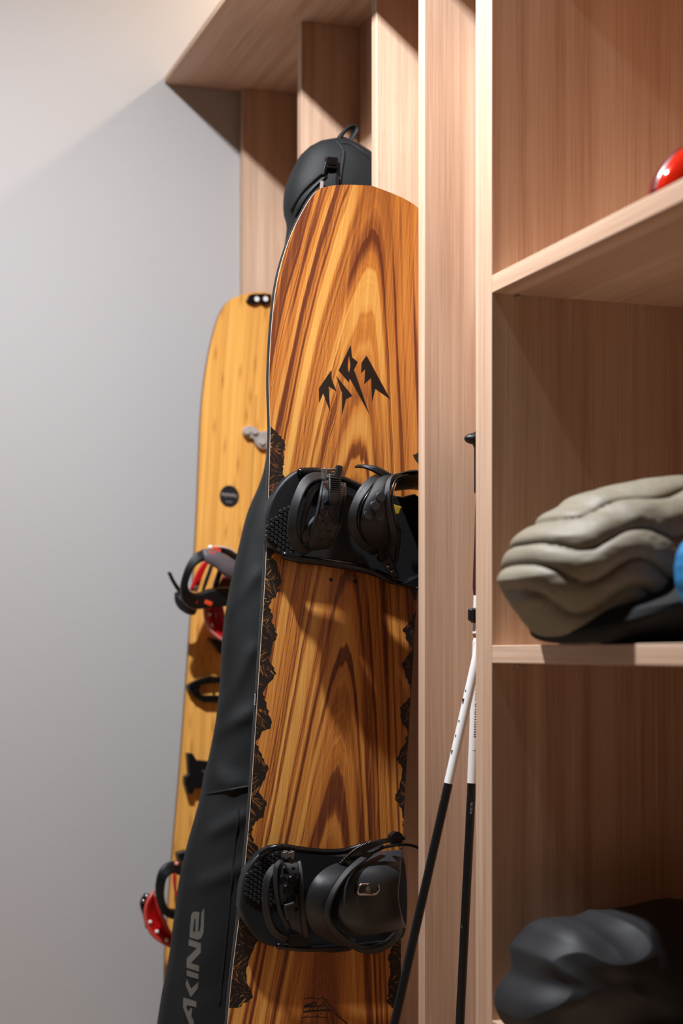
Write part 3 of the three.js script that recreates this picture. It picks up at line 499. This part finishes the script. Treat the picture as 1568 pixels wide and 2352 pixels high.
{
  const sh = deckShape(prof2, 1.6, 0.02);
  add('top_sheet', sheet(sh, prof2, 0, true, -0.14, 0, 0.28, 1.6), M.bamboo, split);
  add('base', sheet(sh, prof2, -0.012, false, 0, 0, 1, 1), M.base, split);
  add('sidewall', rimBand(sh, 0, -0.010), P(0x9a6a34, 0.5), split);
  add('metal_edge', rimBand(sh, -0.010, -0.012), M.steel, split);
  add('centre_seam', box(1.2, 1570, 0.8, [0, 800, 0.2], 0.2), P(0x4a3016, 0.7), split);
  const [c, r, tp] = K.s_sticker, rad = Math.abs(r[0] - c[0]), cv = document.createElement('canvas'); cv.width = cv.height = 128; const g = cv.getContext('2d');
  g.fillStyle = '#17191d'; g.fillRect(0, 0, 128, 128); g.fillStyle = '#8f8a87'; for (let i = 0; i < 9; i++) g.fillRect(14 + i * 11, 46 + (i % 3) * 2, 8, 20 - (i % 2) * 5); g.fillStyle = '#6d6a69'; for (let i = 0; i < 4; i++) g.fillRect(44 + i * 11, 92, 7, 12);
  const t = new THREE.CanvasTexture(cv); t.colorSpace = THREE.SRGBColorSpace;
  add('round_sticker', new THREE.CircleGeometry(1, 40).scale(rad / 1000, Math.abs(tp[1] - c[1]) / 1000 * 0.95, 1).translate(c[0] / 1000, c[1] / 1000, 0.0012), std({ map: t, roughness: 0.5 }), split);
  const clip = add('tip_clip', plate(K.s_clip[0], 0, { bevel: 2 }), M.blackGloss, split); clip.position.z = 0.0165;
  K.s_clip[1].forEach((p) => add('rivet', disc(5, 2, p), M.white, clip));
  const hook = add('split_hook', plate(K.s_hook, 0, { bevel: 2.5 }), P(0xb4aeaa, 0.35, { metalness: 0.25 }), split);
  K.s_hookscrew.forEach((p) => add('screw', disc(6.5, 4, p), P(0xc9c4c0, 0.3, { metalness: 0.3 }), hook));
  const arm = add('heel_riser', plate(K.r_arm, 0, { bevel: 3, sharp: true }), M.blackGloss, split);
  K.r_armscrew.forEach((p) => add('screw', disc(4, 3, p), M.darkMetal, arm));
  const puck = add('puck_bracket', plate(K.r_puck, 0, { bevel: 3, sharp: true }), M.black, split);
  add('screw', disc(3.5, 3, K.r_puckscrew[0]), M.steel, puck);
  add('toe_bracket', plate(K.r_hinge, 0, { bevel: 2, sharp: true }), M.black, split);
  const [s0, s1] = K.r2_screw;
  add('strap_catch', box(22, 20, 22, [s1[0], s1[1], 12], 3, 0.3), M.black, split);
}
{
  const b = sub('binding', split);
  add('ankle_strap', patch(K.r_gray, 7), M.greyStrap, b);
  add('strap_ring', patch(K.r_ring, 9, { n: 60 }), M.black, b);
  add('toe_cap', patch(K.r_cap, 8), M.blackGloss, b);
  add('toe_cap_rim', tube(K.r_caprim, 3.2), P(0xc9a595, 0.3), b);
  add('highback', patch(K.r_red, 6), M.red, b);
  add('highback_rib', patch(K.r_slat, 6), M.black, b); add('highback_rib', patch(K.r_slat2, 6), M.black, b);
  add('highback_liner', patch(K.r_dark, 6), P(0x5a0c0e, 0.5), b);
  K.r_dots.forEach((p) => add('rivet', ball(5, p), M.white, b));
  K.r_tabs.forEach((p, i) => add('strap_tab', box([14, 18, 15, 11][i], [9, 10, 9, 9][i], 8, p, 1.5, -0.3), i === 3 ? M.red : M.orange, b));
  add('heel_cup', patch(K.r_cup, 5, { m: 16 }), M.red, b);
  add('heel_cup_rim', tube(K.r_cup[0], 3.4), M.pinkRim, b);
  K.r_cupdots.forEach((p) => add('rivet', ball(4, p), M.white, b));
  add('ladder_strap', patch(K.r_ladder, 4), M.blackGloss, b);
  add('buckle', patch(K.r_buckle, 10), M.black, b);
  const c = sub('binding', split);
  add('strap_ring', patch(K.r2_ring, 9, { n: 60 }), M.black, c);
  add('heel_cup', patch(K.r2_cup, 5, { m: 16 }), M.red, c);
  add('heel_cup_rim', tube(K.r2_cup[0], 3.4), P(0xcf4a40, 0.35), c);
  K.r2_cupdots.forEach((p) => add('rivet', ball(4, p), M.white, c));
  add('ladder_strap', patch(K.r2_strap, 6), M.blackGloss, c);
  K.r2_rivet.forEach((p) => add('rivet', ball(4, p), M.chrome, c));
  add('highback', patch(K.r2_red, 5), M.red, c);
  add('rivet', ball(4.5, K.r2_screw[0]), M.pinkRim, c);
}

// ------------------------------------------------------------------ ski bag
const bagEdge = [[269,1806],[236,1797],[207,1778],[191,1753],[174,1713],[170,1685],[172,1662],[177,1645],[173,1607],[158,1450],[142,1277],[131,1195],[101,1120],[81,1042],[65,965],[55,895],[49,795],[39,726],[15,618],[-9,535],[-24,466],[-34,398],[-42,337],[-54,277],[-63,223]];
const bag = thing('ski_bag', 'long black fabric ski bag with grey lettering leaning between the two snowboards', 'bag', [0.62, 0, 0.26]);
bag.rotation.y = Math.PI / 2;
const leftTab = [...bagEdge].reverse().filter((p, i, l) => !i || p[1] > l[i - 1][1] + 2).map((p) => [p[1], p[0] + 300]);
leftTab.unshift([0, 150 + 300 - 250]); leftTab.push([1812, 278 + 300]);
const rightTab = [[0, 450], [223, 493], [1200, 603], [1560, 634], [1605, 650], [1650, 664], [1690, 668], [1735, 664], [1765, 650], [1790, 620], [1806, 590], [1812, 582]];
const bagRow = (v) => {              // v in millimetres -> left edge, centre, half width
  const L = halfWidth(leftTab, v) - 300, R = halfWidth(rightTab, v) - 300; return { L, hw: (R - L) / 2, c: (R + L) / 2 };
};
const segDist = (x, y, ax, ay, bx, by) => { const t = clamp(((x - ax) * (bx - ax) + (y - ay) * (by - ay)) / ((bx - ax) ** 2 + (by - ay) ** 2)); return Math.hypot(x - lerp(ax, bx, t), y - lerp(ay, by, t)); };
const folds = [[33, 728, 92, 765, 7], [49, 766, 100, 880, 6], [30, 560, 85, 590, 5], [20, 690, 60, 640, 5], [10, 470, 80, 500, 4], [60, 940, 110, 1010, 5]];
const bagPoint = (v, ang, out = 0) => {
  const r = bagRow(v), n = 2.6, cx = Math.cos(ang), sy = Math.sin(ang), k = Math.pow(Math.pow(Math.abs(cx), n) + Math.pow(Math.abs(sy), n), -1 / n);
  const T = Math.min(r.hw * 0.66, v > 1600 ? 64 : lerp(58, 50, v / 1600));
  const fa = r.c + r.hw * cx, wr = (sy > 0 ? folds.reduce((s, f) => s + f[4] * Math.exp(-Math.pow(segDist(fa, v, f[0], f[1], f[2], f[3]) / 11, 2)), 0) : 0) + 5 * (fbm(ang * 2.2 + 9, v * 0.014, 3) - 0.45) + 5 * (fbm(ang * 1.4 + v * 0.011, v * 0.006 + 3, 2) - 0.42) * smooth(1300, 700, v) + 3.5 * Math.exp(-Math.pow((v - 632 + 22 * cx) / 12, 2));
  const R = Math.max(r.c - r.hw, 0) * 0;
  return [r.c + (r.hw + wr * 0.4 + out) * k * cx + R, v, (T + wr + out) * k * sy];
};
{
  const rows = []; for (let i = 0; i <= 150; i++) rows.push(2 + i / 150 * 1806);
  const NA = 72, pos = [], uv = [], idx = [];
  rows.forEach((v, i) => { for (let j = 0; j <= NA; j++) { const p = bagPoint(v, j / NA * Math.PI * 2); pos.push(...p.map((c) => c / 1000)); uv.push(j / NA * 5.2, v / 1000 * 9); } });
  for (let i = 0; i < rows.length - 1; i++) for (let j = 0; j < NA; j++) { const a = i * (NA + 1) + j, b = a + NA + 1; idx.push(a, a + 1, b, b, a + 1, b + 1); }
  const cap = (row, up) => { const c = pos.length / 3, o = row * (NA + 1), q = bagRow(rows[row]); pos.push(q.c / 1000, rows[row] / 1000 + (up ? 0.002 : -0.001), 0); uv.push(0, 0); for (let j = 0; j < NA; j++) up ? idx.push(o + j, o + j + 1, c) : idx.push(o + j + 1, o + j, c); };
  cap(0, false); cap(rows.length - 1, true);
  const g = new THREE.BufferGeometry(); g.setAttribute('position', new THREE.Float32BufferAttribute(pos, 3)); g.setAttribute('uv', new THREE.Float32BufferAttribute(uv, 2)); g.setIndex(idx); g.computeVertexNormals();
  add('bag_body', g, M.fabric, bag);
  // surface height above the middle plane at (a, v)
  const surf = (a, v, out = 0) => { let lo = 0.02, hi = Math.PI - 0.02; for (let k = 0; k < 22; k++) { const m = (lo + hi) / 2; bagPoint(v, m)[0] > a ? lo = m : hi = m; } return bagPoint(v, (lo + hi) / 2, out)[2]; };
  const onBag = (pts, out) => pts.map((p) => [p[0], p[1], surf(p[0], p[1], out)]);
  add('zip', tube(onBag(curve([[181, 1652], [185, 1664], [193, 1680], [207, 1698], [227, 1717]], 18), 0.5), 3, 50), P(0x050506, 0.5), bag);
  add('seam', tube(onBag(curve([[175, 1664], [179, 1676], [187, 1690], [202, 1707], [223, 1726]], 18), 0.5), 4.2, 50), M.fabric, bag);
  add('centre_seam', tube(onBag(curve([[248, 1649], [250, 1696], [255, 1728], [259, 1745], [262, 1758], [263, 1771], [256, 1789]], 18), 0), 3, 50), M.fabric, bag);
  add('flap_seam', tube(onBag(curve([[266, 1787], [284, 1785], [303, 1771], [318, 1759], [338, 1736]], 16), 0), 3.2, 50), M.fabric, bag);
  add('cross_seam', tube(onBag(curve([[20, 625], [38, 630], [60, 635], [84, 639]], 12), 1.5), 1.6, 30), P(0x0a0a0b, 0.6), bag);
  add('side_seam', tube(onBag(curve([[33, 265], [45, 378], [56, 491], [68, 600]], 12), 1), 1.8, 40), P(0x0a0a0b, 0.7), bag);
  const bz = surf(239, 1738, 2);
  add('zip_buckle', mergeGeometries([box(24, 16, 8, [237, 1744, bz + 3], 3), box(6, 26, 7, [224, 1730, bz + 3], 2, -0.25), box(7, 26, 7, [249, 1728, bz + 3], 2, 0.1), box(20, 4, 5, [237, 1733, bz + 6], 1)]), M.blackGloss, bag);
  add('zip_pull', box(6, 34, 3, [217, 1690, surf(217, 1690, 3) + 3], 1.2, -0.08), P(0x9a8d86, 0.5), bag);
  add('zip_pull', box(9, 52, 3, [244, 1692, surf(244, 1692, 3) + 3], 1.2, 0), M.black, bag);
  add('carry_loop', patch([[[262, 1786, -12], [270, 1806, -12], [284, 1824, -12], [298, 1829, -12], [304, 1820, -12], [292, 1800, -12], [282, 1788, -12]], [[262, 1786, 16], [270, 1806, 16], [284, 1824, 16], [298, 1829, 16], [304, 1820, 16], [292, 1800, 16], [282, 1788, 16]]], 5, { n: 40, m: 8 }), M.fabric, bag);
  // lettering, each letter a thin print that follows the cloth
  const letterMat = P(0x6f6a64, 0.5, { metalness: 0.2 });
  const letters = [[[[8,429],[8,424],[7,397],[6,385],[2,377],[-3,374],[-16,378],[-15,395],[-13,416],[-11,421],[-7,423],[0,422],[-3,387],[0,389],[2,398],[3,420]],[[-8,411],[-6,410],[-7,388],[-11,388]]], [[[-17,375],[2,368],[1,352],[-15,334],[-2,330],[-2,319],[-22,326],[-21,342],[-5,360],[-18,364]]], [[[-22,322],[-3,316],[-3,306],[-22,312]]], [[[-22,307],[-15,290],[-3,302],[-4,290],[-16,275],[-24,296]]], [[[-28,275],[-7,268],[-7,258],[-22,262],[-24,258],[-12,236],[-11,222],[-17,222],[-29,259]]], [[[-16,257],[-14,256],[-16,241],[-20,251]]]];
  for (const [outline, hole] of letters) {
    const s = new THREE.Shape(outline.map((p) => new THREE.Vector2(...p))); if (hole) s.holes.push(new THREE.Path(hole.map((p) => new THREE.Vector2(...p))));
    let g2 = new THREE.ShapeGeometry(s).toNonIndexed();
    for (let r = 0; r < 3; r++) {   // split triangles so that the print can bend
      const p = g2.attributes.position.array, o = []; const mid = (a, b) => [(a[0] + b[0]) / 2, (a[1] + b[1]) / 2, 0];
      for (let i = 0; i < p.length; i += 9) { const A = [p[i], p[i + 1], 0], B = [p[i + 3], p[i + 4], 0], C = [p[i + 6], p[i + 7], 0], x = mid(A, B), y = mid(B, C), z = mid(C, A); o.push(...A, ...x, ...z, ...x, ...B, ...y, ...z, ...y, ...C, ...x, ...y, ...z); }
      g2 = new THREE.BufferGeometry(); g2.setAttribute('position', new THREE.Float32BufferAttribute(o, 3));
    }
    const p = g2.attributes.position; for (let i = 0; i < p.count; i++) { const a = p.getX(i), v = p.getY(i); p.setXYZ(i, a / 1000, v / 1000, (surf(a, v, 0.9)) / 1000); }
    g2 = mergeVertices(g2); g2.computeVertexNormals();
    add('letter', g2, letterMat, bag);
  }
}

// ------------------------------------------------------------------ poles
function shaft(x, list) {            // list of [z right (mm), height (mm), radius (mm)]
  const g = []; for (let i = 0; i < list.length - 1; i++) {
    const a = new THREE.Vector3(x, list[i][1] / 1000, -list[i][0] / 1000), b = new THREE.Vector3(x, list[i + 1][1] / 1000, -list[i + 1][0] / 1000), d = b.clone().sub(a), c = new THREE.CylinderGeometry(list[i + 1][2] / 1000, list[i][2] / 1000, d.length(), 24, 1);
    c.applyQuaternion(new THREE.Quaternion().setFromUnitVectors(new THREE.Vector3(0, 1, 0), d.normalize())); c.translate(...a.add(b).multiplyScalar(0.5).toArray()); g.push(c);
  } return mergeGeometries(g);
}
const scuff = texture(128, 512, (x, y, c) => { const m = smooth(0.74, 0.8, fbm(x / 9, y / 26, 4)); c[0] = lerp(14, 120, m); c[1] = lerp(15, 118, m); c[2] = lerp(17, 116, m); });
M.poleBlack = phys({ map: scuff, roughness: 0.35 }); M.poleWhite = P(0xe9e6e4, 0.35); M.poleRed = P(0x3a1512, 0.5);
const poleTag = (cv, t) => { t.colorSpace = THREE.SRGBColorSpace; return t; };
function along(l, v) { let i = 0; while (i < l.length - 2 && v > l[i + 1][1]) i++; return lerp(l[i][0], l[i + 1][0], (v - l[i][1]) / (l[i + 1][1] - l[i][1])); }
function wrapText(text, x, line, v0, v1, r, phi0, span, ink, paper, size, font) {   // print on a shaft: part of a cylinder wall, reading downwards
  const cv = document.createElement('canvas'); cv.width = 1024; cv.height = 128; const g = cv.getContext('2d');
  g.fillStyle = paper; g.fillRect(0, 0, 1024, 128); g.fillStyle = ink; g.font = font; g.textAlign = 'center'; g.textBaseline = 'middle'; g.fillText(text, 512, 66);
  const pos = [], uv = [], idx = [], N = 30, Q = 12, t = new THREE.CanvasTexture(cv); t.colorSpace = THREE.SRGBColorSpace;
  for (let i = 0; i <= N; i++) for (let j = 0; j <= Q; j++) { const v = lerp(v1, v0, i / N), ph = phi0 + (j / Q - 0.5) * span; pos.push(x + r / 1000 * Math.cos(ph), v / 1000, -along(line, v) / 1000 - r / 1000 * Math.sin(ph)); uv.push(i / N, j / Q); }
  for (let i = 0; i < N; i++) for (let j = 0; j < Q; j++) { const a = i * (Q + 1) + j, b = a + Q + 1; idx.push(a, b, a + 1, b, b + 1, a + 1); }
  const q = new THREE.BufferGeometry(); q.setAttribute('position', new THREE.Float32BufferAttribute(pos, 3)); q.setAttribute('uv', new THREE.Float32BufferAttribute(uv, 2)); q.setIndex(idx); q.computeVertexNormals();
  return [q, phys({ map: t, roughness: 0.4, side: THREE.DoubleSide })];
}
{
  const a = thing('ski_pole', 'slanting white-topped black pole crossing in front of the divider edge and the snowboard', 'pole', [0, 0, 0]);
  const la = (v) => -99 + (v - 324) * 0.2451;
  add('lower_shaft', shaft(1.19, [[la(30), 30, 4], [la(60), 60, 6.6], [la(677), 677, 6.8]]), M.poleBlack, a);
  add('upper_shaft', shaft(1.19, [[la(677), 677, 7.1], [la(1010), 1010, 7.6]]), M.poleWhite, a);
  add('grip', shaft(1.19, [[la(1010), 1010, 9], [la(1030), 1030, 13], [la(1120), 1120, 12], [la(1150), 1150, 15], [la(1160), 1160, 9]]), M.black, a);
  add('basket', shaft(1.19, [[la(62), 62, 42], [la(68), 68, 40], [la(80), 80, 10]]), M.black, a);
  add('tip', shaft(1.19, [[la(1), 1, 1], [la(30), 30, 4]]), M.steel, a);
  const line = [[la(0), 0], [la(1000), 1000]];
  add('print_mark', mergeGeometries([[724, 3], [748, 2], [770, 2], [800, 4], [815, 2]].map(([v, s]) => box(s, s * 2, 2, [0, 0, 0], 0.5).rotateY(Math.PI / 2).translate(1.19 + 0.0025, v / 1000, -la(v) / 1000 + 0.0066))), M.poleRed, a);
  const b = thing('ski_pole', 'upright white and black pole half hidden behind the shelf unit edge', 'pole', [0, 0, 0]);
  const lb = [[36 - 300 * 0.054, 0], [36, 300], [56, 670], [63, 832], [67, 940], [71, 1074], [75, 1200]], L = (v) => along(lb, v);
  const seg = (vs) => vs.map(([v, r]) => [L(v), v, r]);
  add('lower_shaft', shaft(1.12, seg([[30, 5], [60, 7], [300, 7], [671, 7]])), M.poleBlack, b);
  add('middle_shaft', shaft(1.12, seg([[671, 7.4], [832, 7.4], [889, 7.4], [897, 5]])), M.poleWhite, b);
  add('ferrule', shaft(1.12, seg([[897, 6.5], [902, 8]])), P(0x8a5a44, 0.5), b);
  add('upper_shaft', shaft(1.12, seg([[902, 8], [962, 8]])), M.poleWhite, b);
  add('grip_extension', shaft(1.12, seg([[962, 8.5], [975, 10], [1120, 9]])), M.poleRed, b);
  add('grip', shaft(1.12, seg([[1120, 12], [1190, 14], [1200, 19], [1212, 17], [1220, 6]])), M.black, b);
  add('grip_knob', new THREE.SphereGeometry(0.012, 16, 12).scale(1, 0.75, 1.4).translate(1.12, 1.2035, -0.0605), M.black, b);
  const lk = add('clamp_lock', new RoundedBoxGeometry(0.018, 0.024, 0.020, 2, 0.004).translate(1.12, 0.930, -0.066), M.darkMetal, b);
  add('clamp_lever', new RoundedBoxGeometry(0.012, 0.020, 0.009, 2, 0.004).translate(1.122, 0.931, -0.054), M.black, lk);
  add('basket', shaft(1.12, seg([[62, 44], [68, 42], [80, 10]])), M.black, b); add('tip', shaft(1.12, seg([[1, 1], [30, 5]])), M.steel, b);
  add('pole_lettering', ...wrapText('Black Diamond', 1.12, lb, 722, 850, 7.65, -0.12, 1.0, '#3a1614', '#e9e6e4', 0, 'bold 100px sans-serif'), b);
  add('length_marking', ...wrapText('140-120 cm', 1.12, lb, 612, 655, 7.25, -0.25, 1.1, '#a39d98', '#101113', 0, '84px sans-serif'), b);
}

// ------------------------------------------------------------------ things on the shelves
// outline (mm) blown up to a soft body of half depth H; f shifts the surface
function puff(outline, H, f = () => 0, o = {}) {
  const ground = o.ground ?? -1e9;
  const NA = o.na ?? 120, NR = o.nr ?? 40, c = [0, 0]; const l = curve([...outline, outline[0]], NA + 1);
  l.slice(0, NA).forEach((p) => { c[0] += p[0] / NA; c[1] += p[1] / NA; });
  const pos = [], idx = [], uv = [];
  for (const s of [1, -1]) for (let i = 0; i <= NR; i++) for (let j = 0; j <= NA; j++) {
    const t = i / NR * Math.PI / 2, rho = Math.sin(t), p = l[j % NA], a = lerp(c[0], p[0], rho), v = lerp(c[1], p[1], rho), w = Math.pow(Math.cos(t), o.pow ?? 0.8), d = f(a, v, s, rho);
    const ox = (p[0] - c[0]) * rho, oy = (p[1] - c[1]) * rho, ln = Math.hypot(ox, oy, H * w) || 1;
    pos.push((a + d * ox / ln) / 1000, Math.max(ground, v + d * oy / ln) / 1000, s * (H * w + d * H * w / ln) / 1000); uv.push(a / 60, v / 60);
  }
  const n = (NR + 1) * (NA + 1);
  for (const k of [0, 1]) for (let i = 0; i < NR; i++) for (let j = 0; j < NA; j++) { const a = k * n + i * (NA + 1) + j, b = a + NA + 1; k ? idx.push(a, a + 1, b, a + 1, b + 1, b) : idx.push(a, b, a + 1, a + 1, b, b + 1); }
  let g = new THREE.BufferGeometry(); g.setAttribute('position', new THREE.Float32BufferAttribute(pos, 3)); g.setIndex(idx);
  g = mergeVertices(g, 1e-5); g.computeVertexNormals(); const p2 = g.attributes.position, u2 = []; for (let i = 0; i < p2.count; i++) u2.push(p2.getX(i) * 12, p2.getY(i) * 12);
  g.setAttribute('uv', new THREE.Float32BufferAttribute(u2, 2)); return g;
}
const S = {
  olive: [[-99,965],[-96,981],[-84,1006],[-69,1025],[-47,1045],[-24,1056],[1,1068],[38,1078],[69,1087],[114,1095],[149,1098],[191,1094],[230,1055],[244,987],[230,929],[191,889],[101,883],[26,883],[-11,887],[-42,897],[-66,913],[-90,940]],
  under: [[-47,897],[-33,920],[-5,932],[32,949],[57,973],[98,993],[159,988],[184,934],[165,883],[-17,883]],
  blue: [[23,973],[28,993],[44,1006],[86,997],[104,959],[86,924],[43,924],[28,948]],
  duffel: [[-39,386],[-37,409],[-26,432],[-20,455],[-7,490],[13,506],[52,513],[105,519],[159,526],[234,526],[325,515],[354,439],[354,318],[186,330],[19,342],[-26,356]],
  gog: [[29,1430],[35,1448],[48,1468],[63,1483],[87,1494],[130,1502],[167,1493],[188,1465],[182,1428],[117,1429],[87,1425],[51,1414],[34,1415]],
};
{
  const t = thing('quilted_bundle', 'puffy olive green quilted item with a dark underside lying on the middle shelf', 'clothing', [1.60, 0, 0]); t.rotation.y = Math.PI / 2;
  const nylon = texture(256, 256, (x, y, c) => { const n = 0.9 + 0.2 * fbm(x / 6, y / 6, 3); c[0] = 130 * n; c[1] = 121 * n; c[2] = 103 * n; });
  const quilt = (a, v) => { const A = lerp(16, 4, smooth(930, 1070, v)), s = v + A * Math.cos((a + 45) / 116 * 2 * Math.PI) - 0.22 * (a + 45) * smooth(960, 1060, v), k = Math.abs(((s / 36 % 1) + 1) % 1 - 0.5) * 2; return 12 * Math.sqrt(1 - k * k) - 6 + 9 * (fbm(a / 40, v / 26, 3) - 0.45); };
  add('quilted_body', puff(S.olive, 120, quilt, { na: 220, nr: 90, ground: 883 }), phys({ map: nylon, roughness: 0.6, sheen: 0.2, sheenColor: new THREE.Color(0x888070) }), t);
  add('underside', puff(S.under, 160, (a, v) => 5 * (fbm(a / 30, v / 30, 2) - 0.45), { ground: 883 }), P(0x050708, 0.85), t);
  const bl = add('blue_bag', puff(S.blue, 40, (a, v) => 6 * (fbm(a / 25, v / 25, 3) - 0.45)), P(0x2873a8, 0.55)); bl.position.set(1.80, 0, 0); bl.rotation.y = Math.PI / 2;
  tag(bl, 'bright blue soft item beside the olive quilted bundle on the middle shelf', 'bag');
  const fold = (a, v) => 14 * (fbm(a / 90 + v / 130, v / 50 + 4, 2) - 0.45) - 24 * Math.abs(noise(a / 110 + v / 80 + 3, v / 75 - a / 130) - 0.5) - 6 * Math.abs(noise(a / 50 - v / 60 + 8, v / 40 + a / 60) - 0.5);
  const du = add('black_bag', puff(S.duffel, 110, fold, { na: 220, nr: 90, pow: 0.6, ground: 349 }), phys({ color: 0x17181b, roughness: 0.62, sheen: 0.2, sheenColor: new THREE.Color(0x50525a) })); du.position.set(1.45, 0, 0); du.rotation.y = Math.PI / 2;
  tag(du, 'crumpled black fabric bag on the lowest shelf of the shelf unit', 'bag');
  const go = thing('goggles', 'snow goggles with an orange red mirrored lens on the top shelf', 'goggles', [1.72, 0, 0]); go.rotation.y = Math.PI / 2;
  add('frame', puff(S.gog, 26, () => 0, { ground: 1411 }), P(0x5c0d08, 0.3), go);
  const inner = S.gog.map((p) => [lerp(100, p[0], 0.975), lerp(1452, p[1], 0.95)]);
  add('mirror_lens', puff(inner, 40), phys({ color: 0xe8260c, metalness: 0.45, roughness: 0.12, clearcoat: 1, clearcoatRoughness: 0.04 }), go);
  add('strap', new RoundedBoxGeometry(0.03, 0.035, 0.10, 3, 0.006).translate(0.175, 1.44, -0.06), M.fabric, go);
}
renderer.render(scene, camera);
